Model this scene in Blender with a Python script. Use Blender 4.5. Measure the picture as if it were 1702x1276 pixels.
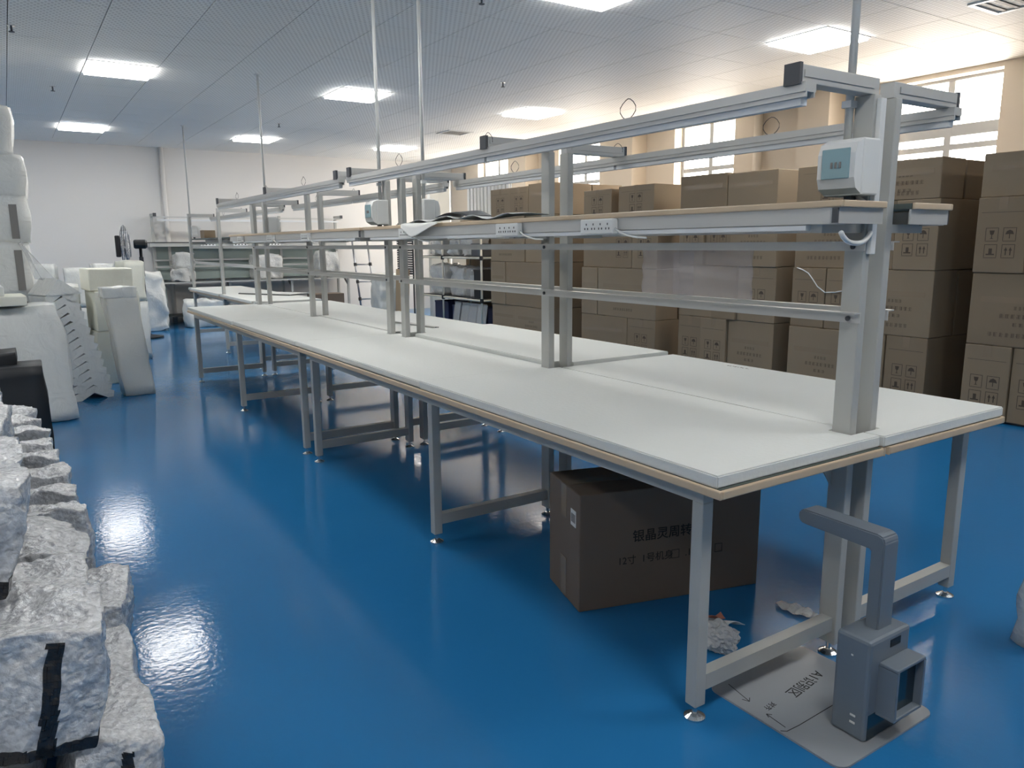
import bpy, bmesh, math, random
from mathutils import Vector, Matrix, noise
random.seed(7)
S = bpy.context.scene
COL = S.collection
for o in list(bpy.data.objects): bpy.data.objects.remove(o)

# ------------------------------------------------------------------ camera
def make_camera():
    f, x, y, z = 1262.3, -1.5813, -1.4275, 1.3998
    yaw, pitch, roll = 0.5803, -0.1823, -0.0079
    fw = Vector((math.sin(yaw)*math.cos(pitch), math.cos(yaw)*math.cos(pitch), math.sin(pitch)))
    r = Vector((math.cos(yaw), -math.sin(yaw), 0)); u = r.cross(fw)
    c, s = math.cos(roll), math.sin(roll)
    r2 = c*r + s*u; u2 = -s*r + c*u
    cd = bpy.data.cameras.new('camera'); cam = bpy.data.objects.new('camera', cd); COL.objects.link(cam)
    cam.matrix_world = Matrix(((r2.x, u2.x, -fw.x, x), (r2.y, u2.y, -fw.y, y), (r2.z, u2.z, -fw.z, z), (0, 0, 0, 1)))
    cd.sensor_width = 36; cd.sensor_fit = 'HORIZONTAL'; cd.lens = f*36/1702; cd.clip_start = .02; cd.clip_end = 200
    S.camera = cam
make_camera()
# ------------------------------------------------------------------ world, exposure
PANEL_STRENGTH = 20.0
SKY_STRENGTH = 17.0
w = bpy.data.worlds.new('sky'); S.world = w; w.use_nodes = True
bg = w.node_tree.nodes['Background']; bg.inputs[0].default_value = (1.0, .91, .80, 1); bg.inputs[1].default_value = SKY_STRENGTH
vs = S.view_settings; vs.view_transform = 'Standard'; vs.look = 'None'; vs.gamma = 1; vs.use_curve_mapping = False; vs.exposure = 0.3

ZC = 3.15      # ceiling height
XW = 6.9       # window wall, inner face
YB = 13.9      # rear wall
XL = -4.6      # wall beyond the foam piles
YF = -4.6      # wall behind the photographer
# windows: (y0, y1, list of horizontal bar heights (z0,z1))
WIN = [(2.55, 3.72, [(2.36, 2.42), (2.5, 2.62)]), (5.92, 7.05, [(2.42, 2.48), (2.64, 2.80)]),
       (8.78, 9.92, [(2.42, 2.48), (2.64, 2.80)]), (11.6, 12.75, [(2.42, 2.48), (2.64, 2.80)])]
WZ0, WZ1 = 0.95, 3.10
for (a, b, _) in WIN:   # sampling portals in the four window openings
    ld = bpy.data.lights.new('window_portal', 'AREA'); ld.shape = 'RECTANGLE'; ld.size = b-a; ld.size_y = WZ1-WZ0
    ld.cycles.is_portal = True
    lo = bpy.data.objects.new('window_portal', ld); COL.objects.link(lo)
    lo.location = (XW+.24, (a+b)/2, (WZ0+WZ1)/2); lo.rotation_euler = (math.pi/2, 0, math.pi/2)

# ------------------------------------------------------------------ materials
def mat(name, col, rough=.5, metal=0, **k):
    m = bpy.data.materials.new(name); m.use_nodes = True
    b = m.node_tree.nodes['Principled BSDF']
    b.inputs['Base Color'].default_value = (*col, 1); b.inputs['Roughness'].default_value = rough; b.inputs['Metallic'].default_value = metal
    for kk, v in k.items(): b.inputs[kk.replace('_', ' ')].default_value = v
    return m
def nodes(m): return m.node_tree.nodes, m.node_tree.links, m.node_tree.nodes['Principled BSDF']
def add_noise(m, scale=8, amount=.15, bump=0, bscale=None, detail=4, stretch=None):
    """colour mottling and bump that belong to the surface"""
    N, L, b = nodes(m)
    tc = N.new('ShaderNodeTexCoord'); vec = tc.outputs['Object']
    if stretch:
        mp = N.new('ShaderNodeMapping'); mp.inputs['Scale'].default_value = stretch; L.new(vec, mp.inputs[0]); vec = mp.outputs[0]
    n = N.new('ShaderNodeTexNoise'); n.inputs['Scale'].default_value = scale; n.inputs['Detail'].default_value = detail; L.new(vec, n.inputs['Vector'])
    if amount:
        c = b.inputs['Base Color'].default_value[:]
        mx = N.new('ShaderNodeMix'); mx.data_type = 'RGBA'
        mx.inputs[6].default_value = [v*(1-amount) for v in c[:3]]+[1]; mx.inputs[7].default_value = [min(1, v*(1+amount)) for v in c[:3]]+[1]
        L.new(n.outputs['Fac'], mx.inputs[0]); L.new(mx.outputs[2], b.inputs['Base Color'])
    if bump:
        n2 = n
        if bscale:
            n2 = N.new('ShaderNodeTexNoise'); n2.inputs['Scale'].default_value = bscale; n2.inputs['Detail'].default_value = detail; L.new(vec, n2.inputs['Vector'])
        bp = N.new('ShaderNodeBump'); bp.inputs['Strength'].default_value = bump; bp.inputs['Distance'].default_value = .01
        L.new(n2.outputs['Fac'], bp.inputs['Height']); L.new(bp.outputs[0], b.inputs['Normal'])
    return m
M = {}
M['paint'] = add_noise(mat('grey_painted_steel', (.43, .435, .415), .38), 3, .06)
M['paint_lt'] = mat('light_grey_aluminium', (.53, .53, .515), .34, .25)
M['dark_cap'] = mat('dark_plastic_cap', (.06, .065, .075), .45)
M['chrome'] = mat('chrome', (.75, .74, .72), .18, 1)
M['band'] = add_noise(mat('beige_edge_band', (.58, .45, .31), .45), 12, .12, stretch=(1, .2, 1))
M['board'] = add_noise(mat('green_grey_laminate', (.085, .105, .095), .5), 20, .15)
M['foam'] = add_noise(mat('white_foam_sheet', (.70, .715, .69), .75, Subsurface_Weight=.0), 2.2, .035, .12, 60)
M['white_pl'] = mat('white_plastic', (.72, .73, .72), .4)
M['white_led'] = mat('white_led_batten', (.66, .68, .70), .35)
M['blue_door'] = mat('blue_clear_door', (.27, .42, .46), .12)
M['black'] = mat('black_plastic', (.012, .013, .015), .4)
M['black_film'] = mat('black_rim_under_film', (.02, .021, .024), .22)
M['ink'] = mat('black_print', (.012, .012, .012), .7)
M['ink2'] = mat('brown_black_print', (.07, .05, .035), .8)
M['ink3'] = mat('faded_print', (.12, .085, .055), .8)
M['card'] = add_noise(mat('brown_cardboard', (.245, .185, .120), .75), 2.5, .10, .04, 40)
M['card2'] = add_noise(mat('brown_cardboard_dull', (.222, .165, .105), .75), 2.5, .10, .04, 40)
M['card_dk'] = add_noise(mat('dark_cardboard', (.165, .125, .095), .75), 2.5, .10, .04, 40)
M['tape'] = mat('clear_tape', (.27, .205, .14), .2)
M['wall'] = add_noise(mat('white_wall', (.70, .685, .665), .8), .6, .03, .05, 30)
M['wall_r'] = add_noise(mat('beige_wall', (.66, .59, .50), .8), .6, .04, .05, 30)
M['frame_w'] = mat('window_frame', (.38, .40, .42), .4)
M['grey_pl'] = mat('grey_device_plastic', (.17, .20, .235), .42)
M['grey_pl2'] = mat('grey_device_plate', (.29, .31, .33), .33)
M['screen'] = mat('device_screen', (.012, .03, .045), .12)
M['paper'] = mat('white_paper', (.78, .78, .76), .7)
M['label'] = mat('white_label', (.75, .75, .73), .6)
M['cloth_blk'] = add_noise(mat('black_bag', (.010, .013, .017), .5), 6, .2, .5, 9)
M['blue_dk'] = mat('dark_blue_crate', (.02, .028, .075), .5)
M['ivory'] = mat('ivory_pipe', (.66, .62, .52), .35)
M['green'] = add_noise(mat('pale_green_panel', (.32, .39, .37), .5), 2, .08)
M['wood'] = add_noise(mat('plywood', (.36, .26, .16), .6), 5, .15, stretch=(1, 1, .15))
M['slat_dk'] = mat('dark_slats', (.05, .055, .06), .5)
M['foam_cream'] = add_noise(mat('cream_foam', (.76, .76, .67), .75), 5, .04, .2, 40)
M['strip_gr'] = mat('grey_printed_strip', (.23, .22, .21), .6)
M['red_paper'] = mat('red_brown_paper', (.42, .17, .12), .7)
M['mesh_steel'] = mat('fan_guard_wire', (.30, .31, .33), .3, .8)
M['tube_lt'] = mat('pale_conduit', (.60, .61, .60), .4)

def plastic_film(name, base, alpha, rough, bscale, bstr, sub=0):
    m = mat(name, base, rough); N, L, b = nodes(m)
    b.inputs['Coat Weight'].default_value = .6; b.inputs['Coat Roughness'].default_value = .12
    tc = N.new('ShaderNodeTexCoord')
    n = N.new('ShaderNodeTexNoise'); n.inputs['Scale'].default_value = bscale; n.inputs['Detail'].default_value = 5; n.inputs['Distortion'].default_value = 1.2
    L.new(tc.outputs['Object'], n.inputs['Vector'])
    bp = N.new('ShaderNodeBump'); bp.inputs['Strength'].default_value = bstr; bp.inputs['Distance'].default_value = .02
    L.new(n.outputs['Fac'], bp.inputs['Height']); L.new(bp.outputs[0], b.inputs['Normal']); L.new(bp.outputs[0], b.inputs['Coat Normal'])
    b.inputs['Alpha'].default_value = alpha
    return m
M['bagged'] = plastic_film('foam_in_plastic_bag', (.74, .755, .735), 1, .45, 9, .55)
M['bagged2'] = plastic_film('foam_in_plastic_bag_grey', (.64, .645, .61), 1, .45, 7, .45)
M['film'] = plastic_film('clear_film', (.70, .72, .73), .30, .15, 14, .5)
M['film2'] = plastic_film('crumpled_clear_bag', (.70, .71, .70), .62, .2, 26, .9)
M['film_pink'] = plastic_film('hanging_film', (.66, .62, .63), .36, .25, 10, .4)
# bubble wrap: voronoi bubbles over a crinkled film
def bubble():
    m = mat('bubble_wrap', (.5, .5, .5), .32); N, L, b = nodes(m)
    b.inputs['Specular IOR Level'].default_value = .9
    b.inputs['Coat Weight'].default_value = 1; b.inputs['Coat Roughness'].default_value = .07; b.inputs['Coat IOR'].default_value = 1.5
    tc = N.new('ShaderNodeTexCoord')
    def nz(sc, det, dist):
        n = N.new('ShaderNodeTexNoise'); n.inputs['Scale'].default_value = sc; n.inputs['Detail'].default_value = det; n.inputs['Distortion'].default_value = dist; L.new(tc.outputs['Object'], n.inputs['Vector']); return n
    n1 = nz(12, 7, .5); n2 = nz(52, 5, .3); v = N.new('ShaderNodeTexVoronoi'); v.inputs['Scale'].default_value = 80; L.new(tc.outputs['Object'], v.inputs['Vector'])
    ad = N.new('ShaderNodeMath'); ad.operation = 'MULTIPLY_ADD'; ad.inputs[1].default_value = -.12; L.new(v.outputs['Distance'], ad.inputs[0]); L.new(n1.outputs['Fac'], ad.inputs[2])
    a2 = N.new('ShaderNodeMath'); a2.operation = 'MULTIPLY_ADD'; a2.inputs[1].default_value = .35; L.new(n2.outputs['Fac'], a2.inputs[0]); L.new(ad.outputs[0], a2.inputs[2])
    bp = N.new('ShaderNodeBump'); bp.inputs['Strength'].default_value = .9; bp.inputs['Distance'].default_value = .022
    L.new(a2.outputs[0], bp.inputs['Height']); L.new(bp.outputs[0], b.inputs['Normal']); L.new(bp.outputs[0], b.inputs['Coat Normal'])
    cr = N.new('ShaderNodeValToRGB'); cr.color_ramp.elements[0].position = .36; cr.color_ramp.elements[0].color = (.42, .425, .44, 1); cr.color_ramp.elements[1].position = .64; cr.color_ramp.elements[1].color = (.72, .725, .73, 1)
    L.new(n2.outputs['Fac'], cr.inputs[0]); L.new(cr.outputs[0], b.inputs['Base Color'])
    return m
M['bubble'] = bubble()
def floor_mat():
    m = mat('blue_epoxy', (.012, .135, .40), .12, Specular_IOR_Level=.24); N, L, b = nodes(m)
    tc = N.new('ShaderNodeTexCoord')
    n = N.new('ShaderNodeTexNoise'); n.inputs['Scale'].default_value = .9; n.inputs['Detail'].default_value = 6; L.new(tc.outputs['Object'], n.inputs['Vector'])
    mx = N.new('ShaderNodeMix'); mx.data_type = 'RGBA'; mx.inputs[6].default_value = (.016, .150, .360, 1); mx.inputs[7].default_value = (.026, .175, .400, 1)
    L.new(n.outputs['Fac'], mx.inputs[0]); L.new(mx.outputs[2], b.inputs['Base Color'])
    n2 = N.new('ShaderNodeTexNoise'); n2.inputs['Scale'].default_value = 2.2; n2.inputs['Detail'].default_value = 8; n2.inputs['Roughness'].default_value = .7; L.new(tc.outputs['Object'], n2.inputs['Vector'])
    mr = N.new('ShaderNodeMapRange'); mr.inputs[1].default_value = .3; mr.inputs[2].default_value = .7; mr.inputs[3].default_value = .07; mr.inputs[4].default_value = .15
    L.new(n2.outputs['Fac'], mr.inputs[0]); L.new(mr.outputs[0], b.inputs['Roughness'])
    n3 = N.new('ShaderNodeTexNoise'); n3.inputs['Scale'].default_value = 38; n3.inputs['Detail'].default_value = 3; L.new(tc.outputs['Object'], n3.inputs['Vector'])
    bp = N.new('ShaderNodeBump'); bp.inputs['Strength'].default_value = .07; bp.inputs['Distance'].default_value = .01
    L.new(n3.outputs['Fac'], bp.inputs['Height']); L.new(bp.outputs[0], b.inputs['Normal'])
    return m
M['floor'] = floor_mat()
def ceil_mat():
    m = mat('perforated_ceiling_tile', (.40, .405, .415), .6, .0, Specular_IOR_Level=.2); N, L, b = nodes(m)
    g = N.new('ShaderNodeNewGeometry')
    v = N.new('ShaderNodeSeparateXYZ'); L.new(g.outputs['Position'], v.inputs[0])
    def wave(sock, pitch):
        a = N.new('ShaderNodeMath'); a.operation = 'MULTIPLY'; a.inputs[1].default_value = 2*math.pi/pitch; L.new(sock, a.inputs[0])
        s = N.new('ShaderNodeMath'); s.operation = 'SINE'; L.new(a.outputs[0], s.inputs[0]); return s
    a = wave(v.outputs[0], .042); c = wave(v.outputs[1], .084)
    mul = N.new('ShaderNodeMath'); mul.operation = 'MULTIPLY'; L.new(a.outputs[0], mul.inputs[0]); L.new(c.outputs[0], mul.inputs[1])
    mr = N.new('ShaderNodeMapRange'); mr.inputs[1].default_value = .1; mr.inputs[2].default_value = .5; L.new(mul.outputs[0], mr.inputs[0])
    mx = N.new('ShaderNodeMix'); mx.data_type = 'RGBA'; mx.inputs[6].default_value = (.88, .87, .84, 1); mx.inputs[7].default_value = (.68, .665, .64, 1)
    L.new(mr.outputs[0], mx.inputs[0]); L.new(mx.outputs[2], b.inputs['Base Color'])
    return m
M['ceil'] = ceil_mat()
M['ceil_back'] = mat('ceiling_void', (.06, .06, .065), .8)
def emit(name, col, st):
    m = bpy.data.materials.new(name); m.use_nodes = True; N = m.node_tree.nodes; N.clear()
    e = N.new('ShaderNodeEmission'); e.inputs[0].default_value = (*col, 1); e.inputs[1].default_value = st
    o = N.new('ShaderNodeOutputMaterial'); m.node_tree.links.new(e.outputs[0], o.inputs[0]); return m
M['lamp'] = emit('led_panel_light', (1.0, .985, .95), PANEL_STRENGTH)
def glass():
    m = bpy.data.materials.new('window_glass'); m.use_nodes = True; N = m.node_tree.nodes; L = m.node_tree.links; N.clear()
    t = N.new('ShaderNodeBsdfTransparent'); g = N.new('ShaderNodeBsdfGlossy'); g.inputs['Roughness'].default_value = .05
    mx = N.new('ShaderNodeMixShader'); mx.inputs[0].default_value = .06; o = N.new('ShaderNodeOutputMaterial')
    L.new(t.outputs[0], mx.inputs[1]); L.new(g.outputs[0], mx.inputs[2]); L.new(mx.outputs[0], o.inputs[0]); return m
M['glass'] = glass()

# ------------------------------------------------------------------ mesh helpers
class MB:
    """collects shapes into one mesh"""
    def __init__(s): s.v = []; s.f = []; s.smooth = False
    def add(s, vs, fs):
        o = len(s.v); s.v += [tuple(v) for v in vs]; s.f += [tuple(i+o for i in f) for f in fs]; return s
    def box(s, x0, x1, y0, y1, z0, z1, mtx=None, ch=0):
        if x1 < x0: x0, x1 = x1, x0
        if y1 < y0: y0, y1 = y1, y0
        if ch <= 0:
            v = [(x, y, z) for z in (z0, z1) for y in (y0, y1) for x in (x0, x1)]
            f = [(0, 2, 3, 1), (4, 5, 7, 6), (0, 1, 5, 4), (2, 6, 7, 3), (0, 4, 6, 2), (1, 3, 7, 5)]
        else:
            bm = bmesh.new(); bmesh.ops.create_cube(bm, size=1)
            for q in bm.verts: q.co = Vector(((x0+x1)/2+q.co.x*(x1-x0), (y0+y1)/2+q.co.y*(y1-y0), (z0+z1)/2+q.co.z*(z1-z0)))
            bmesh.ops.bevel(bm, geom=bm.edges[:], offset=ch, segments=2, affect='EDGES', profile=.5)
            bm.verts.index_update(); v = [q.co.copy() for q in bm.verts]; f = [[q.index for q in p.verts] for p in bm.faces]; bm.free()
        if mtx is not None: v = [mtx @ Vector(p) for p in v]
        return s.add(v, f)
    def tube(s, pts, r, n=8, caps=True, radii=None):
        pts = [Vector(p) for p in pts]; rings = []
        up = None
        for i, p in enumerate(pts):
            d = (pts[min(i+1, len(pts)-1)]-pts[max(i-1, 0)]).normalized()
            if up is None: up = Vector((0, 0, 1)) if abs(d.z) < .9 else Vector((1, 0, 0))
            a = d.cross(up)
            if a.length < 1e-4: a = d.cross(Vector((0, 1, 0)))
            a.normalize(); b = d.cross(a); up = -b if False else up
            rr = radii[i] if radii else r
            rings.append([p+rr*(math.cos(2*math.pi*k/n)*a+math.sin(2*math.pi*k/n)*b) for k in range(n)])
        vs = [q for R in rings for q in R]; fs = []
        for i in range(len(pts)-1):
            for k in range(n): fs.append((i*n+k, i*n+(k+1) % n, (i+1)*n+(k+1) % n, (i+1)*n+k))
        if caps: fs += [tuple(range(n))[::-1], tuple(range((len(pts)-1)*n, len(pts)*n))]
        return s.add(vs, fs)
    def lathe(s, prof, c=(0, 0, 0), n=20, mtx=None):
        vs = []; fs = []
        for (r, z) in prof:
            for k in range(n): vs.append(Vector((r*math.cos(2*math.pi*k/n), r*math.sin(2*math.pi*k/n), z)))
        for i in range(len(prof)-1):
            for k in range(n): fs.append((i*n+k, i*n+(k+1) % n, (i+1)*n+(k+1) % n, (i+1)*n+k))
        fs += [tuple(range(n))[::-1], tuple(range((len(prof)-1)*n, len(prof)*n))]
        if mtx is not None: vs = [mtx @ v for v in vs]
        return s.add([v+Vector(c) for v in vs], fs)
    def prism(s, poly, h0, h1, fn=lambda a, b, h: (a, b, h)):
        n = len(poly); v = [fn(a, b, h0) for a, b in poly]+[fn(a, b, h1) for a, b in poly]
        f = [tuple(range(n))[::-1], tuple(range(n, 2*n))]+[(i, (i+1) % n, n+(i+1) % n, n+i) for i in range(n)]
        return s.add(v, f)
    def mesh(s, name, m, smooth=False, fix=True):
        me = bpy.data.meshes.new(name); me.from_pydata(s.v, [], s.f)
        if fix:
            bm = bmesh.new(); bm.from_mesh(me); bmesh.ops.recalc_face_normals(bm, faces=bm.faces[:]); bm.to_mesh(me); bm.free()
        me.materials.append(M[m] if isinstance(m, str) else m)
        if smooth: 
            for p in me.polygons: p.use_smooth = True
        return me
    def obj(s, name, m, parent=None, smooth=False, label=None):
        return link(name, s.mesh(name, m, smooth), parent, label)
def link(name, me, parent=None, label=None, loc=None, rot=None):
    o = bpy.data.objects.new(name, me); COL.objects.link(o)
    if parent is not None: o.parent = parent
    if loc is not None: o.location = loc
    if rot is not None: o.rotation_euler = rot
    if label: o['label'] = label
    return o
def tag(o, label, cat, group=None):
    o['label'] = label; o['category'] = cat
    if group: o['group'] = group
    return o
def thing(name, label, cat, loc=(0, 0, 0), rz=0, group=None):
    o = bpy.data.objects.new(name, None); COL.objects.link(o); o.empty_display_size = .1
    o.location = loc; o.rotation_euler = (0, 0, rz); return tag(o, label, cat, group)
def struct(o): o['kind'] = 'structure'; return o
def B(name, m, parent, *box, ch=0, label=None): return MB().box(*box, ch=ch).obj(name, m, parent, label=label)

def soft_block(sx, sy, sz, n=(8, 8, 10), rnd=.35, amp=.02, freq=4, seed=0, taper=0, lean=(0, 0), fine=0):
    """rounded, lumpy block standing on z=0 (a wrapped bundle)"""
    bm = bmesh.new(); bmesh.ops.create_cube(bm, size=2)
    bmesh.ops.subdivide_edges(bm, edges=bm.edges[:], cuts=max(n)-1, use_grid_fill=True)
    off = Vector((seed*3.17, seed*1.31, seed*.77))
    for v in bm.verts:
        p = v.co.copy(); q = p.copy()
        L = max(abs(p.x), abs(p.y), abs(p.z)); sph = p.normalized()*L
        # round towards a superellipsoid
        q = p.lerp(sph*1.18, rnd*.5)
        c = Vector((q.x*sx/2, q.y*sy/2, (q.z+1)*sz/2))
        t = max(0, min(1, c.z/sz))
        k = 1-taper*t; c.x *= k; c.y *= k
        nn = Vector((noise.noise(c*freq+off), noise.noise(c*freq+off+Vector((9, 0, 0))), noise.noise(c*freq+off+Vector((0, 9, 0)))))
        c += nn*amp
        if fine:
            d = Vector((c.x, c.y, c.z-sz/2)).normalized(); w1 = c*13+off
            cr = (1-2*abs(noise.noise(w1)))*.6+(1-2*abs(noise.noise(c*29+off)))*.4+.5*noise.noise(c*60+off)
            c += d*fine*cr
        c.x += lean[0]*t; c.y += lean[1]*t
        c.z = max(c.z, 0)
        v.co = c
    me = bpy.data.meshes.new('soft'); bm.to_mesh(me); bm.free()
    for p in me.polygons: p.use_smooth = True
    return me
def soft(name, m, parent=None, loc=(0, 0, 0), rot=(0, 0, 0), label=None, **k):
    me = soft_block(**k); me.materials.append(M[m]); return link(name, me, parent, label, loc, rot)
def sheet(nx, ny, fn, th=.002):
    """thin curved sheet with thickness; fn(u,v)->point"""
    mb = MB(); P = [[Vector(fn(i/nx, j/ny)) for j in range(ny+1)] for i in range(nx+1)]
    def nrm(i, j):
        a = P[min(i+1, nx)][j]-P[max(i-1, 0)][j]; b = P[i][min(j+1, ny)]-P[i][max(j-1, 0)]
        c = a.cross(b); return c.normalized() if c.length > 1e-9 else Vector((0, 0, 1))
    vs = [P[i][j]+nrm(i, j)*th/2 for i in range(nx+1) for j in range(ny+1)]+[P[i][j]-nrm(i, j)*th/2 for i in range(nx+1) for j in range(ny+1)]
    K = (nx+1)*(ny+1); ix = lambda i, j: i*(ny+1)+j; fs = []
    for i in range(nx):
        for j in range(ny):
            q = (ix(i, j), ix(i+1, j), ix(i+1, j+1), ix(i, j+1)); fs.append(q); fs.append(tuple(K+a for a in q[::-1]))
    for i in range(nx):
        for j in (0, ny): fs.append((ix(i, j), ix(i+1, j), K+ix(i+1, j), K+ix(i, j)))
    for j in range(ny):
        for i in (0, nx): fs.append((ix(i, j), ix(i, j+1), K+ix(i, j+1), K+ix(i, j)))
    return mb.add(vs, fs)
def text_mesh(body, size, m, align='LEFT', bold=0):
    cu = bpy.data.curves.new('print', 'FONT'); cu.body = body; cu.size = size; cu.align_x = align; cu.offset = bold; cu.extrude = .0004; cu.resolution_u = 4
    o = bpy.data.objects.new('tmp_print', cu); COL.objects.link(o)
    dg = bpy.context.evaluated_depsgraph_get(); me = bpy.data.meshes.new_from_object(o.evaluated_get(dg))
    bpy.data.objects.remove(o); me.materials.clear(); me.materials.append(M[m]); return me
#PART2
# ================================================================== the room
struct(B('floor', 'floor', None, XL, XW+.3, YF, YB+.2, -.1, 0))
struct(B('wall_back', 'wall', None, XL, XW+.3, YB, YB+.2, 0, ZC+.05))
struct(B('wall_left', 'wall', None, XL-.2, XL, YF, YB+.2, 0, ZC+.05))
struct(B('wall_front', 'wall', None, XL, XW+.3, YF-.2, YF, 0, ZC+.05))
def right_wall():
    mb = MB(); y = YF
    for (a, b, _) in WIN:
        mb.box(XW, XW+.3, y, a, 0, ZC+.05); mb.box(XW, XW+.3, a, b, 0, WZ0); mb.box(XW, XW+.3, a, b, WZ1, ZC+.05); y = b
    mb.box(XW, XW+.3, y, YB+.2, 0, ZC+.05)
    struct(mb.obj('wall_right', 'wall_r'))
    for i, (a, b, bars) in enumerate(WIN):
        root = bpy.data.objects.new('window_%d' % (i+1), None); COL.objects.link(root); root.location = (XW+.16, a, WZ0); struct(root)
        w, h = b-a, WZ1-WZ0; t = .05
        fr = MB().box(0, .06, 0, w, 0, t).box(0, .06, 0, w, h-t*.6, h).box(0, .06, 0, t, t, h-t*.6).box(0, .06, w-t, w, t, h-t*.6); fr.obj('window_frame', 'frame_w', root)
        B('mullion', 'frame_w', root, .005, .055, w/2-.035, w/2+.035, t, h-t*.6)
        zs = [t]
        for (z0, z1) in bars:
            for (p, q) in ((t, w/2-.035), (w/2+.035, w-t)): B('transom', 'frame_w', root, .008, .052, p, q, z0-WZ0, z1-WZ0)
            zs += [z0-WZ0, z1-WZ0]
        zs.append(h-t*.6)
        for k in range(0, len(zs), 2):
            for (p, q) in ((t, w/2-.035), (w/2+.035, w-t)): B('pane', 'glass', root, .026, .032, p, q, zs[k], zs[k+1])
right_wall()
for i, (y0, y1, d) in enumerate([(4.28, 4.70, .30), (7.65, 8.05, .30), (10.55, 10.95, .30)]):
    struct(B('trim_%d' % (i+1), 'wall_r', None, XW-d, XW, y0, y1, 0, ZC))
struct(MB().tube([(XW-.09, 5.45, 0), (XW-.09, 5.45, ZC)], .06, 12).obj('trim_4', 'wall_r', smooth=True))
struct(MB().tube([(.94, YB-.045, 0), (.94, YB-.045, ZC)], .04, 12).obj('trim_5', 'wall', smooth=True))

# ceiling: a dark void slab and lay-in tiles below it, with the light panels between them
T = .63
LX = [-2.95, -.43, 2.09, 4.61]; LY = [-1.36, 3.05, 7.46, 11.87]
ceil = struct(B('ceiling', 'ceil_back', None, XL, XW, YF, YB, ZC+.03, ZC+.12))
tile_me = MB().box(-T/2+.003, T/2-.003, -T/2+.003, T/2-.003, 0, .022).mesh('ceiling_tile', 'ceil')
lamp_cells = set()
def cell(x, y): return (round((x+.43)/T), round((y-3.05)/T))
for x in LX:
    for y in LY: lamp_cells.add(cell(x, y))
rest = MB(); cnt = 0; tiles = []
nx0, nx1 = math.ceil((XL+.43)/T+.5), math.floor((XW+.43)/T-.4)
ny0, ny1 = math.ceil((YF-3.05)/T+.5), math.floor((YB-3.05)/T-.4)
for i in range(nx0, nx1+1):
    for j in range(ny0, ny1+1):
        if (i, j) in lamp_cells: continue
        tiles.append((-.43+i*T, 3.05+j*T))
def in_view(x, y):
    dx, dy = x+1.58, y+1.43; f = .539*dx+.822*dy; r = .835*dx-.549*dy
    return f > .3 and abs(r) < .72*f+.4 and f > 3.2
tiles.sort(key=lambda p: (not in_view(*p), (p[0]+1.58)**2+(p[1]+1.43)**2))
for k, (x, y) in enumerate(tiles):
    if k < 300: link('ceiling_tile', tile_me, ceil, loc=(x, y, ZC))
    else: rest.box(x-T/2+.003, x+T/2-.003, y-T/2+.003, y+T/2-.003, ZC, ZC+.022)
ro = rest.obj('ceiling_tiles_far', 'ceil', ceil); ro['kind'] = 'stuff'
# margins that close the tile field against the walls
mg = MB()
ax0, ax1 = -.43+nx0*T-T/2, -.43+nx1*T+T/2; ay0, ay1 = 3.05+ny0*T-T/2, 3.05+ny1*T+T/2
mg.box(XL, ax0, YF, YB, ZC, ZC+.02).box(ax1, XW, YF, YB, ZC, ZC+.02).box(ax0, ax1, YF, ay0, ZC, ZC+.02).box(ax0, ax1, ay1, YB, ZC, ZC+.02)
mg.obj('ceiling_margin', 'ceil', ceil)

panel_names = {(0, 1): 'far left of the foam pile', }
colw = ['left', 'middle', 'right']
def lamp(x, y, label):
    t = thing('ceiling_light', label, 'ceiling light', (x, y, ZC), group='recessed ceiling panels')
    h = T/2-.004; e = T/2-.022
    MB().box(-h, h, -h, -e, -.006, .03).box(-h, h, e, h, -.006, .03).box(-h, -e, -e, e, -.006, .03).box(e, h, -e, e, -.006, .03).obj('frame', 'white_pl', t)
    B('diffuser', 'lamp', t, -e, e, -e, e, -.028, .012)  # drop and glowing sides added to brighten the ceiling around each panel
rown = {1: 'nearest row', 2: 'middle row', 3: 'row nearest the rear wall'}
for i, x in enumerate(LX):
    for j, y in enumerate(LY):
        if j == 0 or i == 0: lb = 'square white ceiling light panel behind or beside the camera'
        else: lb = 'square white ceiling light, %s column of its row, %s' % (colw[i-1], rown[j])
        if (i, j) == (1, 1): lb = 'square white ceiling light above the left aisle, nearest row'
        lamp(x, y, lb)

# small ceiling fittings
def sprinkler(x, y, label):
    t = thing('sprinkler', label, 'sprinkler', (x, y, ZC), group='ceiling sprinklers')
    MB().lathe([(.03, -.004), (.03, 0)], n=14).obj('escutcheon', 'chrome', t)
    MB().tube([(0, 0, -.004), (0, 0, -.045)], .008, 8).lathe([(.022, -.05), (.022, -.045)], n=12).obj('head', 'dark_cap', t)
sprinkler(-.95, 8.75, 'small sprinkler head left of the left-aisle ceiling light')
sprinkler(-1.35, 6.2, 'small sprinkler head at the left edge of the ceiling')
sprinkler(1.48, 3.6, 'small sprinkler head by the top middle ceiling light')
sprinkler(1.95, 10.1, 'small sprinkler head above the farthest middle ceiling light')
sprinkler(3.2, 6.0, 'small sprinkler head between middle and right ceiling lights')
def vent(x, y, label):
    t = thing('ceiling_vent', label, 'air vent', (x, y, ZC), group='ceiling vents'); r = .22
    MB().box(-r, r, -r, -r+.035, -.012, 0).box(-r, r, r-.035, r, -.012, 0).box(-r, -r+.035, -r+.035, r-.035, -.012, 0).box(r-.035, r, -r+.035, r-.035, -.012, 0).obj('frame', 'white_pl', t)
    for k in range(4): B('slat', 'strip_gr', t, -r+.04, r-.04, -.15+k*.09, -.12+k*.09, -.008, -.001)
vent(4.9, 1.6, 'square ceiling vent at the top right above the carton stacks')
vent(4.6, 9.6, 'square ceiling vent near the rear right ceiling light')

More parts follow.
